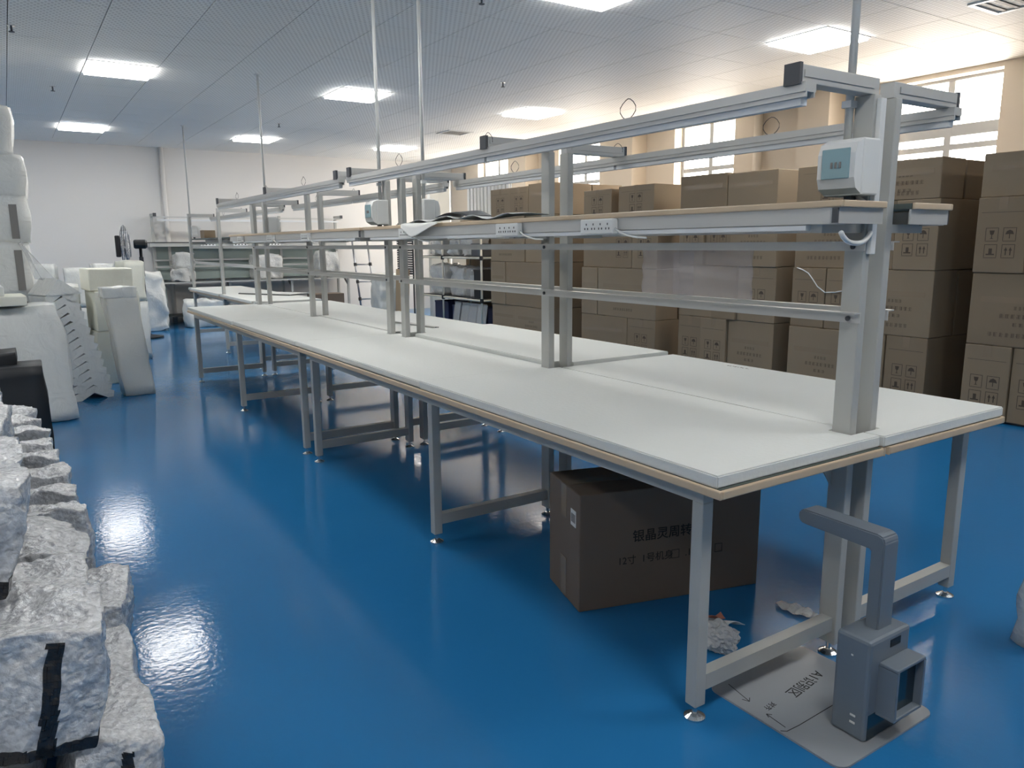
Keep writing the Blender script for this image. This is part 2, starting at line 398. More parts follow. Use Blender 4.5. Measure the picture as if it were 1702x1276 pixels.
# ================================================================== workbenches
PX0, PX1 = .637, .671            # upright (x), left row
def bench(label, mx, ys, y0, y1, sockets=(), rails=True):
    """mx maps the left-row x to the world; ys = frame positions; y0..y1 table top"""
    ox, oy = mx(.3), (y0+y1)/2
    t = thing('workbench', label, 'workbench', (ox, oy, 0))
    class P:
        @staticmethod
        def box(mb, a, b, c, d, e, f, ch=0): return mb.box(mx(a)-ox, mx(b)-ox, c-oy, d-oy, e, f, ch=ch)
    def bx(name, m, *q, ch=0, parent=t): return P.box(MB(), *q, ch=ch).obj(name, m, parent)
    top = bx('tabletop', 'board', -.055, .695, y0+.012, y1-.012, .727, .750)
    mb = MB(); P.box(mb, -.067, -.055, y0, y1, .724, .7495, ch=.004); P.box(mb, .695, .7, y0, y1, .724, .7495); P.box(mb, -.055, .695, y0, y0+.012, .724, .7495, ch=.004); P.box(mb, -.055, .695, y1-.012, y1, .724, .7495)
    mb.obj('edge_band', 'band', top)
    for (a, b) in ((-.02, .02), (.60, .635)): bx('frame_rail', 'paint', a, b, ys[0]-.02, ys[-1]+.02, .678, .724)
    for y in ys:
        lg = bx('leg', 'paint', -.021, .021, y-.021, y+.021, .045, .678, ch=.003)
        up = bx('upright', 'paint', PX0, PX1, y-.033, y+.033, .045, 1.832, ch=.003)
        for (px, par) in ((0, lg), ((PX0+PX1)/2, up)):
            c = (mx(px)-ox, y-oy, 0)
            MB().tube([(c[0], c[1], .012), (c[0], c[1], .05)], .008, 8).lathe([(.032, 0), (.032, .006), (.022, .012), (.012, .017)], c, 18).obj('levelling_foot', 'chrome', par, smooth=False)
        bx('stretcher', 'paint', .021, PX0, y-.02, y+.02, .092, .142)
        bx('cross_rail', 'paint', .021, PX0, y-.02, y+.02, .690, .724)
        # gusset plate between upright and top
        g = MB(); pts = [(PX0, .60), (PX0, .69), (PX0-.07, .69)]
        g.prism(pts, y+.022, y+.028, lambda a, b, h: (mx(a)-ox, h-oy, b)); g.obj('gusset', 'paint', t)
        # top arm
        ar = MB(); P.box(ar, .30, PX1, y-.024, y+.024, 1.832, 1.880, ch=.002); P.box(ar, .31, PX1-.03, y-.027, y-.024, 1.848, 1.866)
        a = ar.obj('arm', 'paint_lt', t); bx('end_cap', 'dark_cap', .287, .30, y-.026, y+.026, 1.826, 1.884, parent=a)
        # bracket of the shelf
        bx('shelf_bracket', 'paint', .44, PX0, y-.02, y+.02, 1.425, 1.452)
    ya, yb = ys[0]-.04, ys[-1]+.06
    rl = MB(); P.box(rl, .296, .344, ya, yb, 1.806, 1.832); P.box(rl, .300, .306, ya, yb, 1.792, 1.806); P.box(rl, .334, .340, ya, yb, 1.792, 1.806)
    r = rl.obj('lamp_rail', 'paint_lt', t)
    ln = (yb-ya-.06)/2
    for k in range(2): bx('led_batten', 'white_led', .307, .333, ya+.02+k*(ln+.02), ya+.02+k*(ln+.02)+ln, 1.772, 1.804, parent=r)
    for k in range(3):   # loops of spare lamp wire
        yy = ya+(yb-ya)*(.22+.28*k); cx = mx(.32)-ox; cy = yy-oy
        MB().tube([(cx+.004*math.sin(3*a), cy+.038*math.sin(a), 1.830+.036*(1-math.cos(a))) for a in [i*math.pi*2/14 for i in range(15)]], .0016, 5).obj('wire_loop', 'dark_cap', r)
    # shelf
    sy0, sy1 = ys[0]-.10, ys[-1]+.10
    sh = bx('shelf', 'board', .42, PX0-.001, sy0+.01, sy1-.01, 1.498, 1.514)
    eb = MB(); P.box(eb, .408, .42, sy0, sy1, 1.496, 1.516, ch=.004); P.box(eb, .42, PX0-.001, sy0, sy0+.01, 1.496, 1.516, ch=.003); P.box(eb, .42, PX0-.001, sy1-.01, sy1, 1.496, 1.516)
    eb.obj('edge_band', 'band', sh)
    ch = MB(); P.box(ch, .416, .424, sy0+.012, sy1-.012, 1.450, 1.496); P.box(ch, .424, PX0-.002, sy0+.012, sy0+.018, 1.450, 1.496); P.box(ch, .424, .46, sy0+.018, sy1-.012, 1.448, 1.453)
    ch.obj('shelf_channel', 'paint_lt', t)
    bx('shelf_end_cap', 'dark_cap', .409, .416, sy0+.012, sy0+.03, 1.452, 1.494)
    bx('cable_trunking', 'white_led', .418, .44, sy0+.12, sy1-.1, 1.432, 1.447)
    if rails:
        for (z0, z1) in ((1.370, 1.399), (1.146, 1.180)):
            rr = MB(); P.box(rr, PX0-.005, PX0-.001, ys[0]-.04, ys[-1]+.04, z0, z1); P.box(rr, PX0-.036, PX0-.005, ys[0]-.04, ys[-1]+.04, z1-.004, z1)
            q = rr.obj('tool_rail', 'paint_lt', t)
            for y in ys: MB().lathe([(.008, 0), (.008, .005), (.004, .007)], (mx(PX0-.005)-ox, y-oy, z0+.013), 10, Matrix.Rotation(math.copysign(math.pi/2, mx(0)-mx(1)), 4, 'Y')).obj('bolt', 'dark_cap', q)
    return t
idm = lambda x: x
RS = 1.421
mir = lambda x: RS-x
bench('grey steel workbench at the front left, nearest the camera', idm, (0, 1.65, 3.30), -.12, 3.42)
bench('grey steel workbench at the front right, beside the carton stacks', mir, (0, 1.65, 3.30), -.12, 3.42)
bench('grey steel workbench in the second pair, on the left aisle', idm, (3.54, 5.20, 6.93), 3.425, 7.03)
bench('grey steel workbench in the second pair, on the carton side', mir, (3.54, 5.20, 6.93), 3.425, 7.03)
bench('single grey steel workbench behind the second pair, before rear wall', mir, (7.42, 9.05, 10.95), 7.28, 11.08)

# socket strips on the shelf channels, each with its white lead
def socket_strip(y0, y1, label, side=1, lead=True):
    X = .416 if side > 0 else RS-.416
    t = thing('socket_strip', label, 'power strip', (X, (y0+y1)/2, 1.4365), group='white socket strips on the shelf edges')
    h = (y1-y0)/2; s = -side
    MB().box(0 if s > 0 else -.028, .028 if s > 0 else 0, -h, h, 0, .058, ch=.004).obj('body', 'white_pl', t)
    n = 4
    fx = s*.0285
    for k in range(n):
        yy = -h+.03+(2*h-.07)*k/(n-1)
        mb = MB()
        for (a, z) in ((-.009, .02), (.009, .02), (0, .037)):
            mb.box(min(fx, fx+s*.001), max(fx, fx+s*.001), yy+a-.0022, yy+a+.0022, z-.004, z+.004)
        mb.obj('socket', 'black', t)
    if lead:
        MB().tube([(s*.014, -h, .02), (s*.02, -h-.03, .006), (s*.018, -h-.07, -.008), (s*.01, -h-.12, -.016), (0, -h-.16, -.018)], .004, 6).obj('lead', 'white_pl', t, smooth=True)
socket_strip(.86, 1.06, 'white socket strip on near shelf, closest to the camera')
socket_strip(1.52, 1.71, 'white socket strip on near shelf, just past the middle posts')
socket_strip(2.62, 2.80, 'white socket strip on near shelf, under the draped paper')
socket_strip(4.45, 4.62, 'white socket strip on the second left shelf, nearest the camera')
socket_strip(5.40, 5.57, 'white socket strip on the second left shelf, past its middle posts')
socket_strip(6.45, 6.62, 'white socket strip at the far end of the second left shelf')

# breaker boxes with trunking and conduit rods from the ceiling
def breaker(px, y, side, label, lead=False):
    t = thing('breaker_box', label, 'breaker box', (px, y, 1.535), group='breaker boxes on the uprights'); s = side
    def bx(n, m, a, b, c, d, e, f, ch=0, par=t): return MB().box(s*a, s*b, c, d, e, f, ch=ch).obj(n, m, par)
    bx('housing', 'white_pl', 0, .085, -.065, .065, 0, .165, ch=.006)
    # bulged front cover
    prof = [(.085, 0.004), (.112, .02), (.122, .05), (.122, .12), (.110, .15), (.085, .161)]
    mb = MB(); mb.prism(prof, -.062, .062, lambda a, b, h: (s*a, h, b)); c = mb.obj('cover', 'white_pl', t)
    bx('door', 'blue_door', .1215, .126, -.046, .046, .048, .135, ch=.002)
    for k in range(3): bx('switch', 'strip_gr', .126, .129, -.020+k*.014, -.014+k*.014, .078, .096)
    bx('gland', 'dark_cap', .03, .055, -.012, .012, -.018, 0)
    return t
LU, RU = PX0, RS-PX0
breaker(LU, 0, -1, 'white breaker box with blue door on the nearest left post')
breaker(LU, 3.54, -1, 'white breaker box on left post where the benches meet')
breaker(RU, 3.30, 1, 'white breaker box on right post where the benches meet')
breaker(RU, 6.93, 1, 'white breaker box on right post of the second bench pair end')
breaker(RU, 10.95, 1, 'white breaker box on the farthest workbench post')
def conduit(x, y, z0, label, r=.012):
    t = thing('conduit', label, 'conduit', (x, y, z0), group='conduit rods hanging from the ceiling')
    MB().tube([(0, 0, 0), (0, 0, ZC-z0)], r, 10).obj('pipe', 'tube_lt', t, smooth=True)
    MB().lathe([(.03, ZC-z0-.006), (.03, ZC-z0)], n=14).obj('ceiling_plate', 'white_pl', t)
    for z in (.10, .30):
        if z0+z < 1.85: MB().box(-r-.006, r+.006, -r-.004, r+.004, z, z+.02).obj('clip', 'white_pl', t)
conduit(LU-.013, .040, 1.70, 'white conduit from ceiling to the nearest breaker box')
conduit(LU-.013, 3.58, 1.70, 'left conduit of the close pair above the bench joint')
conduit(RU+.013, 3.26, 1.70, 'right conduit of the close pair above the bench joint')
conduit(RU+.013, 6.97, 1.70, 'thin conduit from ceiling above the end of the second pair')
conduit(RU+.013, 10.99, 1.70, 'thin conduit from ceiling to the farthest workbench')
# white vertical trunking down the nearest post and its looped lead
t = thing('post_trunking', 'white vertical cable trunking on the nearest left post', 'trunking', (.660, -.033, 1.36))
MB().box(-.012, .014, -.016, 0, 0, .46, ch=.002).obj('cover', 'white_pl', t)
pts = []
for i in range(15):
    u = i/14; pts.append((-.012-.205*u, -.012-.035*u, .066-.034*math.sin(u*math.pi)**.8+.0*u-.002*math.sin(9*u)))
MB().tube(pts, .0075, 8).obj('looped_lead', 'white_pl', t, smooth=True)
MB().tube([(-.05, .02, .175), (-.03, 0, .155), (-.012, -.01, .15)], .006, 7).obj('box_lead', 'white_pl', t, smooth=True)

# foam sheets on the benches
def foam_mat(label, mx, x0, x1, y0, y1, z0, th, notch=(), dx=0, curl=0):
    """one foam sheet with notches for the uprights; placed flat on the laminate"""
    poly = [(x0, y0), (x1, y0)]
    for y in sorted(notch):
        if y-.038 <= y0+.001:
            poly[-1] = (PX0-.004, y0); poly += [(PX0-.004, y+.038), (x1, y+.038)]
        elif y+.038 >= y1-.001:
            poly += [(x1, y-.038), (PX0-.004, y-.038), (PX0-.004, y1)]
        else: poly += [(x1, y-.038), (PX0-.004, y-.038), (PX0-.004, y+.038), (x1, y+.038)]
    if poly[-1][1] < y1-1e-6: poly.append((x1, y1))
    poly.append((x0, y1))
    cx, cy = mx((x0+x1)/2), (y0+y1)/2
    mb = MB(); mb.prism([(mx(a)-cx, b-cy) for a, b in poly], 0, th)
    me = mb.mesh('foam_sheet', 'foam')
    bm = bmesh.new(); bm.from_mesh(me)
    bmesh.ops.bevel(bm, geom=[e for e in bm.edges if min(e.verts[0].co.z, e.verts[1].co.z) > th*.9 or True], offset=.004, segments=2, affect='EDGES')
    bm.to_mesh(me); bm.free()
    o = link('foam_sheet', me, None, loc=(cx, cy, z0)); return tag(o, label, 'foam sheet', 'white foam sheets on the benches')
foam_mat('thick white foam sheet on front left bench, nearest the camera', idm, -.058, .700, -.100, 1.672, .7502, .036, (0, 1.65))
foam_mat('white foam sheet on front left bench, beyond the middle posts', idm, -.050, .700, 1.690, 3.50, .7502, .031, (3.30,))
foam_mat('white foam sheet on left bench of second pair, nearer half', idm, -.052, .700, 3.505, 5.16, .7502, .030, (3.54,))
foam_mat('white foam sheet on left bench of second pair, far end', idm, -.064, .700, 5.165, 7.02, .7502, .030, (5.20, 6.93))
near_right = foam_mat('thick white foam sheet on front right bench, nearest the camera', mir, -.062, .7185, -.112, 1.60, .7502, .036, (0,))
foam_mat('raised white foam sheet on front right bench, beyond middle posts', mir, -.040, .7185, 1.6125, 3.50, .7502, .052, (1.65, 3.30))
foam_mat('white foam sheet on right bench of second pair, nearer half', mir, -.05, .7185, 3.505, 5.16, .7502, .036, (3.54,))
foam_mat('white foam sheet on right bench of second pair, far end', mir, -.05, .7185, 5.165, 7.02, .7502, .030, (5.20, 6.93))
foam_mat('white foam sheet on the single rear workbench', mir, -.05, .7185, 7.30, 11.06, .7502, .032, (7.42, 9.05, 10.95))
mb = MB()
for k in range(9):   # faint pen scribble near the far edge
    y = .270+k*.016; mb.box(.317+.003*math.sin(k*2.3), .319+.012*abs(math.sin(k*1.7)), y, y+.007, .0361, .0366)
sc_ = mb.obj('pen_scribble', 'ink2', near_right); sc_['kind'] = 'stuff'
# strips and paper lying on the benches
t = thing('metal_strip', 'grey metal strip on right foam near the triple posts, longer', 'metal strip', (1.0, 3.92, .787), .11, 'loose metal strips')
MB().box(-.012, .012, -.33, .33, 0, .012, ch=.002).obj('bar', 'paint', t); MB().box(-.008, .008, -.332, -.33, .002, .010).obj('bar_end', 'dark_cap', t)
t = thing('metal_strip', 'grey metal strip on right foam near the triple posts, shorter', 'metal strip', (1.045, 3.86, .787), .05, 'loose metal strips')
MB().box(-.009, .009, -.26, .26, 0, .010, ch=.002).obj('bar', 'paint_lt', t); MB().box(-.006, .006, -.262, -.26, .002, .008).obj('bar_end', 'dark_cap', t)
t = thing('board_strip', 'dark thin board lying on the single rear workbench foam', 'board', (1.15, 8.5, .783), .5)
MB().box(-.03, .30, -.45, .45, 0, .012, ch=.002).obj('board', 'slat_dk', t); MB().box(-.025, .295, -.445, .445, .012, .02, ch=.003).obj('foam_top', 'foam', t)
# draped paper and dark folder on the near shelf
def paper_fn(u, v):
    y = 1.58+1.12*u; x = .62-.215*v
    z = 1.532+.006*math.sin(9*u+3*v)+.010*math.sin(23*u)*v
    return (x, y, z+.004)
tag(sheet(24, 8, paper_fn, .0015).obj('paper_sheet', 'paper', smooth=True), 'crumpled white paper lying along the near shelf', 'paper')
def flap_fn(u, v):
    y = 2.28+.46*u; drop = v*(1-abs(u-.72)*1.2 if u < .72 else 1-(u-.72)*2.6)
    return (.404-.024*min(1, v*5)-.004*v, y, 1.522-.085*max(drop, 0)+.002*math.sin(9*u))
tag(sheet(16, 8, flap_fn, .0015).obj('paper_flap', 'paper', smooth=True), 'white paper flap hanging in a point over the shelf edge', 'paper')
tag(sheet(10, 6, lambda u, v: (.60-.16*v, 2.08+.34*u, 1.546+.035*math.sin(math.pi*u)*(1-.4*v)), .003).obj('dark_folder', 'dark_cap', smooth=True), 'dark curved folder on top of the shelf paper', 'folder')
t = thing('foam_board', 'thin white foam board on near shelf in front of cartons', 'foam board', (RS-.55, .88, 1.516), 0)
MB().box(-.10, .12, -.20, .25, 0, .010, ch=.002).obj('board', 'foam', t); MB().box(-.09, .11, -.19, .24, .010, .012).obj('top_film', 'paper', t)
# clear film hanging on the right bench rails
def film_fn(u, v):
    return (RS-.588+.006*math.sin(7*u+2*v)+.004*math.sin(19*v+4*u), .55+.62*u, 1.385-.25*v+.004*math.sin(6*u))
t = thing('hanging_film', 'clear plastic film hanging over the right bench rails', 'plastic film', (0, 0, 0))
sheet(26, 14, film_fn, .001).obj('outer_layer', 'film_pink', t, smooth=True)
sheet(16, 10, lambda u, v: (RS-.581+.003*math.sin(9*u), .86+.12*u, 1.36-.225*v), .001).obj('folded_layer', 'film_pink', t, smooth=True)
#PART3
# ================================================================== cartons
def icon_mesh():
    """2 x 2 handling marks: glass, umbrella, arrows, stack; drawn in the y/z plane facing -x"""
    mb = MB(); q = lambda a0, a1, b0, b1: mb.box(-.0006, 0, -a1, -a0, b0, b1)
    for (cx, cz) in ((-.062, .062), (.062, .062), (-.062, -.062), (.062, -.062)):
        r = .046; t = .004
        q(cx-r, cx+r, cz-r-.006, cz-r-.006+t); q(cx-r, cx+r, cz+r, cz+r+t); q(cx-r, cx-r+t, cz-r, cz+r); q(cx+r-t, cx+r, cz-r, cz+r)
    P = lambda pts, cx, cz: mb.prism([(-(cx+a), cz+b) for a, b in pts], -.0006, 0, lambda a, b, h: (h, a, b))
    P([(-.018, .03), (.018, .03), (.012, .002), (.003, -.004), (.003, -.026), (.014, -.032), (-.014, -.032), (-.003, -.026), (-.003, -.004), (-.012, .002)], -.062, .062)
    P([(-.03, 0), (-.02, .024), (0, .034), (.02, .024), (.03, 0), (.003, .002), (.003, -.03), (-.003, -.03), (-.003, .002)], .062, .062)
    for dx in (-.016, .016): P([(dx-.012, .004), (dx, .03), (dx+.012, .004), (dx+.004, .004), (dx+.004, -.03), (dx-.004, -.03), (dx-.004, .004)], .062, -.062)
    P([(-.03, -.03), (.03, -.03), (.03, -.02), (.012, -.02), (.012, .02), (-.012, .02), (-.012, -.02), (-.03, -.02)], -.062, -.062)
    return mb.mesh('handling_marks', 'ink2')
ICON = icon_mesh()
def dash_mesh(z, w, h, n, seed):
    """one blurred line of print: n dense glyph blocks"""
    rnd = random.Random(seed); mb = MB()
    for k in range(n):
        y = -w/2+w*(k+.5)/n; ww = w/n*.40
        for b in range(4):
            a0 = y-ww*rnd.uniform(.5, 1); a1 = y+ww*rnd.uniform(.5, 1); zz = z-h/2+h*b/3.4
            mb.box(-.0006, 0, a0, a1, zz, zz+h*.11)
        for b in range(2):
            yy = y+ww*rnd.uniform(-.8, .6); mb.box(-.0006, 0, yy, yy+ww*.22, z-h*.5, z+h*.5)
    return mb.mesh('printed_line', 'ink3')
DASHES = [dash_mesh(.062, .13, .026, 4, 1), dash_mesh(0, .32, .030, 8, 2), dash_mesh(-.062, .13, .026, 3, 3)]
DASH2 = dash_mesh(0, .36, .030, 9, 4)
def carton(label, x, y0, y1, z0, z1, depth, kind, m='card', group='brown cartons in the stacks by the windows'):
    w, h = y1-y0, z1-z0; cy = (y0+y1)/2
    o = MB().box(0, depth, -w/2, w/2, 0, h, ch=.006).obj('carton', m); o.location = (x, cy, z0)
    tag(o, label, 'carton', group)
    if kind == 'i':
        link('handling_marks', ICON, o, loc=(-.0004, 0, min(h*.40, .24)))
        MB().box(-.0008, 0, -w*.42, w*.42, h*.80, h*.805).obj('flap_seam', 'ink2', o)
    elif kind == 't':
        [link('printed_line', q_, o, loc=(-.0004, 0, h*.42)) for q_ in DASHES]
        link('printed_line', DASH2, o, loc=(-.0004, .05, h*.16))
    MB().box(0, depth, -.03, .03, h, h+.0012).obj('top_tape', 'tape', o)
    MB().box(-.0012, 0, -.03, .03, h-.09, h).obj('tape_end', 'tape', o) if kind == 'i' else MB().box(-.0012, 0, -w*.40, w*.40, h*.60, h*.60+.045).obj('tape_band', 'tape', o)
    return o
XS = 4.70
ROWN = ['bottom row', 'second row', 'third row', 'top row']
STACKS = [
 ('nearest stack at right edge', 1.60, [.02, .600, 1.155, 1.720, 2.065], [
   [(.345, 'i'), (.345, 'i'), (.345, 'p'), (.30, 'p')], [(.76, 't'), (.55, 'p')], [(.365, 'i'), (.36, 'i'), (.6, 't')], [(.66, 'p'), (.66, 'p')]]),
 ('second stack from the right', 3.24, [.02, .605, 1.160, 1.735, 2.085], [
   [(.72, 't'), (.265, 'p'), (.365, 'i')], [(.365, 'i'), (.345, 'i'), (.645, 't')], [(.72, 't'), (.265, 'p'), (.37, 'i')], [(.74, 'i'), (.60, 't')]]),
 ('third stack from the right', 4.73, [.02, .600, 1.155, 1.735, 2.110], [
   [(.36, 'i'), (.36, 'i'), (.585, 't')], [(.50, 'p'), (.33, 'p'), (.475, 'i')], [(.36, 'i'), (.36, 'i'), (.585, 't')], [(.66, 'p'), (.62, 'p')]]),
 ('fourth stack from the right', 6.46, [.02, .500, 1.100, 1.730, 2.080], [
   [(.90, 'p'), (.49, 'i')], [(.325, 'p'), (1.065, 't')], [(.60, 'p'), (.355, 'i'), (.435, 'i')], [(.55, 'i'), (.12, None), (.62, 'i')]]),
 ('farthest stack beside the pipe rack', 8.72, [.02, .495, 1.140, 1.800, 2.235], [
   [(.66, 'p'), (.86, 't')], [(.42, 'p'), (1.10, 'p')], [(.92, 't'), (.60, 'p')], [(.55, 'i'), (.48, 'i'), (.49, 'p')]]),
]
rc = random.Random(11)
for (sn, ytop, zs, rows) in STACKS:
    for r, row in enumerate(rows):
        y = ytop
        names = {1: ['only'], 2: ['left', 'right'], 3: ['left', 'middle', 'right'], 4: ['left', 'inner left', 'inner right', 'right']}[len([a for a in row if a[1]])]
        k = 0
        for j, (w, kind) in enumerate(row):
            if kind:
                xo = rc.uniform(-.012, .02); dp = .72 if kind == 'i' else .36
                zt = zs[r+1]-.003-(rc.uniform(0, .03) if r == 3 else 0)
                last = j == len(row)-1
                carton('brown carton, %s, %s, %s' % (ROWN[r], sn, names[k]), XS+xo, y-w+.004, y-.004, zs[r], zt, dp, kind, 'card' if rc.random() < .6 else 'card2')
                if dp < .5 and (last or r == 3):
                    carton('brown carton behind the %s one, %s, %s' % (names[k], ROWN[r], sn), XS+.39, y-w+.004, y-.004, zs[r], zt-.004, .36, 'p', 'card2')
                if last:
                    carton('brown carton deep behind the %s one, %s, %s' % (names[k], ROWN[r], sn), XS+.765, y-w+.004, y-.004, zs[r], zt-.004, .55, 'p', 'card2')
                k += 1
            y -= w
for k, (y0, y1, lb) in enumerate(((1.30, 2.20, 'first'), (2.95, 3.70, 'second'), (4.45, 5.35, 'third'), (6.05, 7.40, 'fourth'))):  # filler columns added to keep window light out of the gaps
    for r, (z0, z1) in enumerate(((0, .62), (.622, 1.24), (1.242, 1.86))):
        carton('added light-blocking carton deep in the %s gap between stacks from the right, %s' % (lb, ROWN[r]), 6.06, y0, y1, z0, z1, .58, 'p', 'card2', 'added cartons blocking window light behind the stacks')
# low pallets under the stacks
for (sn, ytop, zs, rows), wd in zip(STACKS, (1.36, 1.36, 1.32, 1.40, 1.52)):
    t = thing('pallet', 'low dark pallet under the %s of cartons' % sn, 'pallet', (XS+.04, ytop-wd, 0), group='low pallets')
    for k in range(3): B('runner', 'slat_dk', t, .02+k*.3, .08+k*.3, .01, wd-.01, 0, .011)
    for k in range(5): B('deck_board', 'slat_dk', t, .0, .70, .02+k*(wd-.14)/4, .12+k*(wd-.14)/4, .011, .0185)

t = thing('strapping_tail', 'loose clear strapping tail hanging on the second stack from right', 'strap', (4.684, 3.18, 1.16))
MB().tube([(0, 0, 0), (-.006, -.07, -.02), (-.008, -.135, -.05), (-.008, -.19, -.11), (-.008, -.24, -.17), (-.008, -.32, -.22), (-.006, -.42, -.215), (-.004, -.49, -.20), (0, -.61, -.222)], .005, 6).obj('strap', 'white_pl', t, smooth=True)
MB().box(-.004, .003, -.03, .02, -.01, .01).obj('tape_tab', 'tape', t)

# big carton under the front bench, turned a little
ang = math.atan2(-.217, .767)
t = thing('carton', 'large dull brown carton with black lettering under the front bench', 'carton', (.12, .71, 0), ang)
W_, D_, H_ = .797, .325, .470
body = MB().box(0, W_, 0, D_, 0, H_, ch=.004).obj('body', 'card_dk', t)
MB().box(.0, W_, D_/2-.002, D_/2+.002, H_, H_+.001).obj('flap_seam', 'ink', t)
MB().box(-.001, W_+.001, D_/2-.03, D_/2+.03, H_+.0011, H_+.0018).obj('top_tape', 'tape', t)
MB().box(-.0014, -.0002, D_/2-.03, D_/2+.03, H_-.13, H_).obj('tape_end', 'tape', t); MB().box(-.0014, -.0002, D_/2-.03, D_/2+.03, 0.002, .17).obj('tape_end', 'tape', t)
MB().box(-.0022, -.0003, .035, .085, H_-.14, H_-.075).obj('shipping_label', 'label', t, label='small white barcode label')
mb = MB()
for k in range(9): mb.box(-.0028, -.0022, .041+k*.0045, .041+k*.0045+(.0012 if k % 3 else .0026), H_-.125, H_-.09)
mb.obj('barcode', 'ink', t)
def front_text(body_, size, x, z, bold=0, name='lettering'):
    return link(name, text_mesh(body_, size, 'ink', bold=bold), t, loc=(x, -.0008, z), rot=(math.pi/2, 0, 0))
front_text('银晶灵周转箱', .052, .222, .262, .0004)
front_text('12寸', .040, .160, .172); front_text('1号机身', .040, .262, .172); front_text('.1号', .040, .455, .172)
for x in (.395, .590):
    mb = MB(); a = .034
    mb.box(x, x+a, -.0008, 0, .168, .170).box(x, x+a, -.0008, 0, .168+a, .170+a).box(x, x+.002, -.0008, 0, .168, .168+a).box(x+a-.002, x+a, -.0008, 0, .168, .168+a)
    mb.obj('tick_box', 'ink', t)

# ================================================================== document scanner on its grey base plate
t = thing('document_scanner', 'grey desktop document scanner standing on a plate on the floor', 'scanner', (.185, -.372, 0))
def round_rect(w, h, r, n=6):
    pts = []
    for (cx, cy, a0) in ((w-r, r, -90), (w-r, h-r, 0), (r, h-r, 90), (r, r, 180)):
        for k in range(n+1):
            a = math.radians(a0+90*k/n); pts.append((cx+r*math.cos(a), cy+r*math.sin(a)))
    return pts
pl = MB().prism([(a-.04, b-.02) for a, b in round_rect(.465, .475, .035)], 0, .006).obj('base_plate', 'grey_pl2', t)
ZP = .0062
def pen(pts, name='pen_line', w=.0022):
    mb = MB()
    for (a, b) in zip(pts[:-1], pts[1:]):
        a, b = Vector(a), Vector(b); d = (b-a).normalized(); n = Vector((-d.y, d.x))*w/2
        mb.prism([tuple(a-n), tuple(b-n), tuple(b+n), tuple(a+n)], ZP-.0003, ZP+.0003)
    return mb.obj(name, 'ink', pl)
pen([(-.035, .180), (-.022, .168), (.03, .166), (.10, .168), (.24, .172)], 'curved_guide_line')
pen([(.026, .425), (.006, .325)], 'guide_arrow_shaft'); pen([(-.004, .345), (.006, .325), (.022, .338)], 'guide_arrow_head')
pen([(-.010, .182), (-.003, .255)], 'guide_arrow_shaft'); pen([(-.011, .240), (-.003, .255), (.008, .243)], 'guide_arrow_head')
link('pen_writing', text_mesh('A1识别区', .046, 'ink'), pl, loc=(.325, .318, ZP), rot=(0, 0, math.pi+.13))
link('pen_writing', text_mesh('对齐', .024, 'ink'), pl, loc=(.062, .285, ZP), rot=(0, 0, math.pi+.1))
# body, screen housing, column and arm
BX0, BX1, BY0, BY1, BZ = .108, .305, .012, .118, .312
bd = MB().box(BX0, BX1, BY0, BY1, .006, BZ, ch=.010).obj('body', 'grey_pl', t)
MB().box(BX0+.012, BX1-.012, BY0-.001, BY0+.004, .012, .088).obj('foot_recess', 'screen', t)
mb = MB().box(BX0+.095, BX0+.145, BY0-.0015, BY0+.002, BZ-.040, BZ-.018).obj('slot', 'black', bd)
for k in range(2): MB().box(BX0-.0015, BX0+.001, BY0+.030, BY0+.046, .050+k*.022, .056+k*.022).obj('indicator', 'label', bd)
MB().box(BX0-.001, BX0+.001, BY0+.05, BY0+.056, BZ-.06, BZ-.055).obj('indicator', 'label', bd)
HX0, HX1, HY0, HZ0, HZ1 = BX0+.045, BX1-.010, BY0-.056, .082, .242
mb = MB(); e = .010
mb.box(HX0, HX1, HY0, BY0, HZ1-e, HZ1, ch=.003).box(HX0, HX1, HY0, BY0, HZ0, HZ0+e, ch=.003).box(HX0, HX0+e, HY0, BY0, HZ0+e, HZ1-e).box(HX1-e, HX1, HY0, BY0, HZ0+e, HZ1-e).box(HX0+e, HX1-e, HY0+.026, BY0-.0, HZ0+e, HZ1-e)
hs = mb.obj('screen_housing', 'grey_pl', t)
B('screen', 'screen', hs, HX0+e, HX1-e, HY0+.022, HY0+.026, HZ0+e, HZ1-e)
CX0, CX1 = .190, .262; CY0, CY1 = .045, .085; ZA = .592
mb = MB(); prof = [(CY0, BZ-.004), (CY0, ZA-.022), (CY0+.006, ZA-.006), (CY0+.022, ZA), (CY0+.262, ZA+.004), (CY0+.277, ZA-.004), (CY0+.281, ZA-.022), (CY0+.275, ZA-.038), (CY0+.262, ZA-.042), (CY1, ZA-.050), (CY1, BZ-.004)]
mb.prism(prof, CX0, CX1, lambda a, b, h: (h, a, b))
me = mb.mesh('arm', 'grey_pl'); bm = bmesh.new(); bm.from_mesh(me); bmesh.ops.bevel(bm, geom=bm.edges[:], offset=.004, segments=2, affect='EDGES'); bm.to_mesh(me); bm.free()
arm = link('column_and_arm', me, t)
MB().lathe([(.016, 0), (.016, .004), (.010, .005)], (.226, CY0+.235, ZA-.047), 16).obj('camera_lens', 'black', arm)

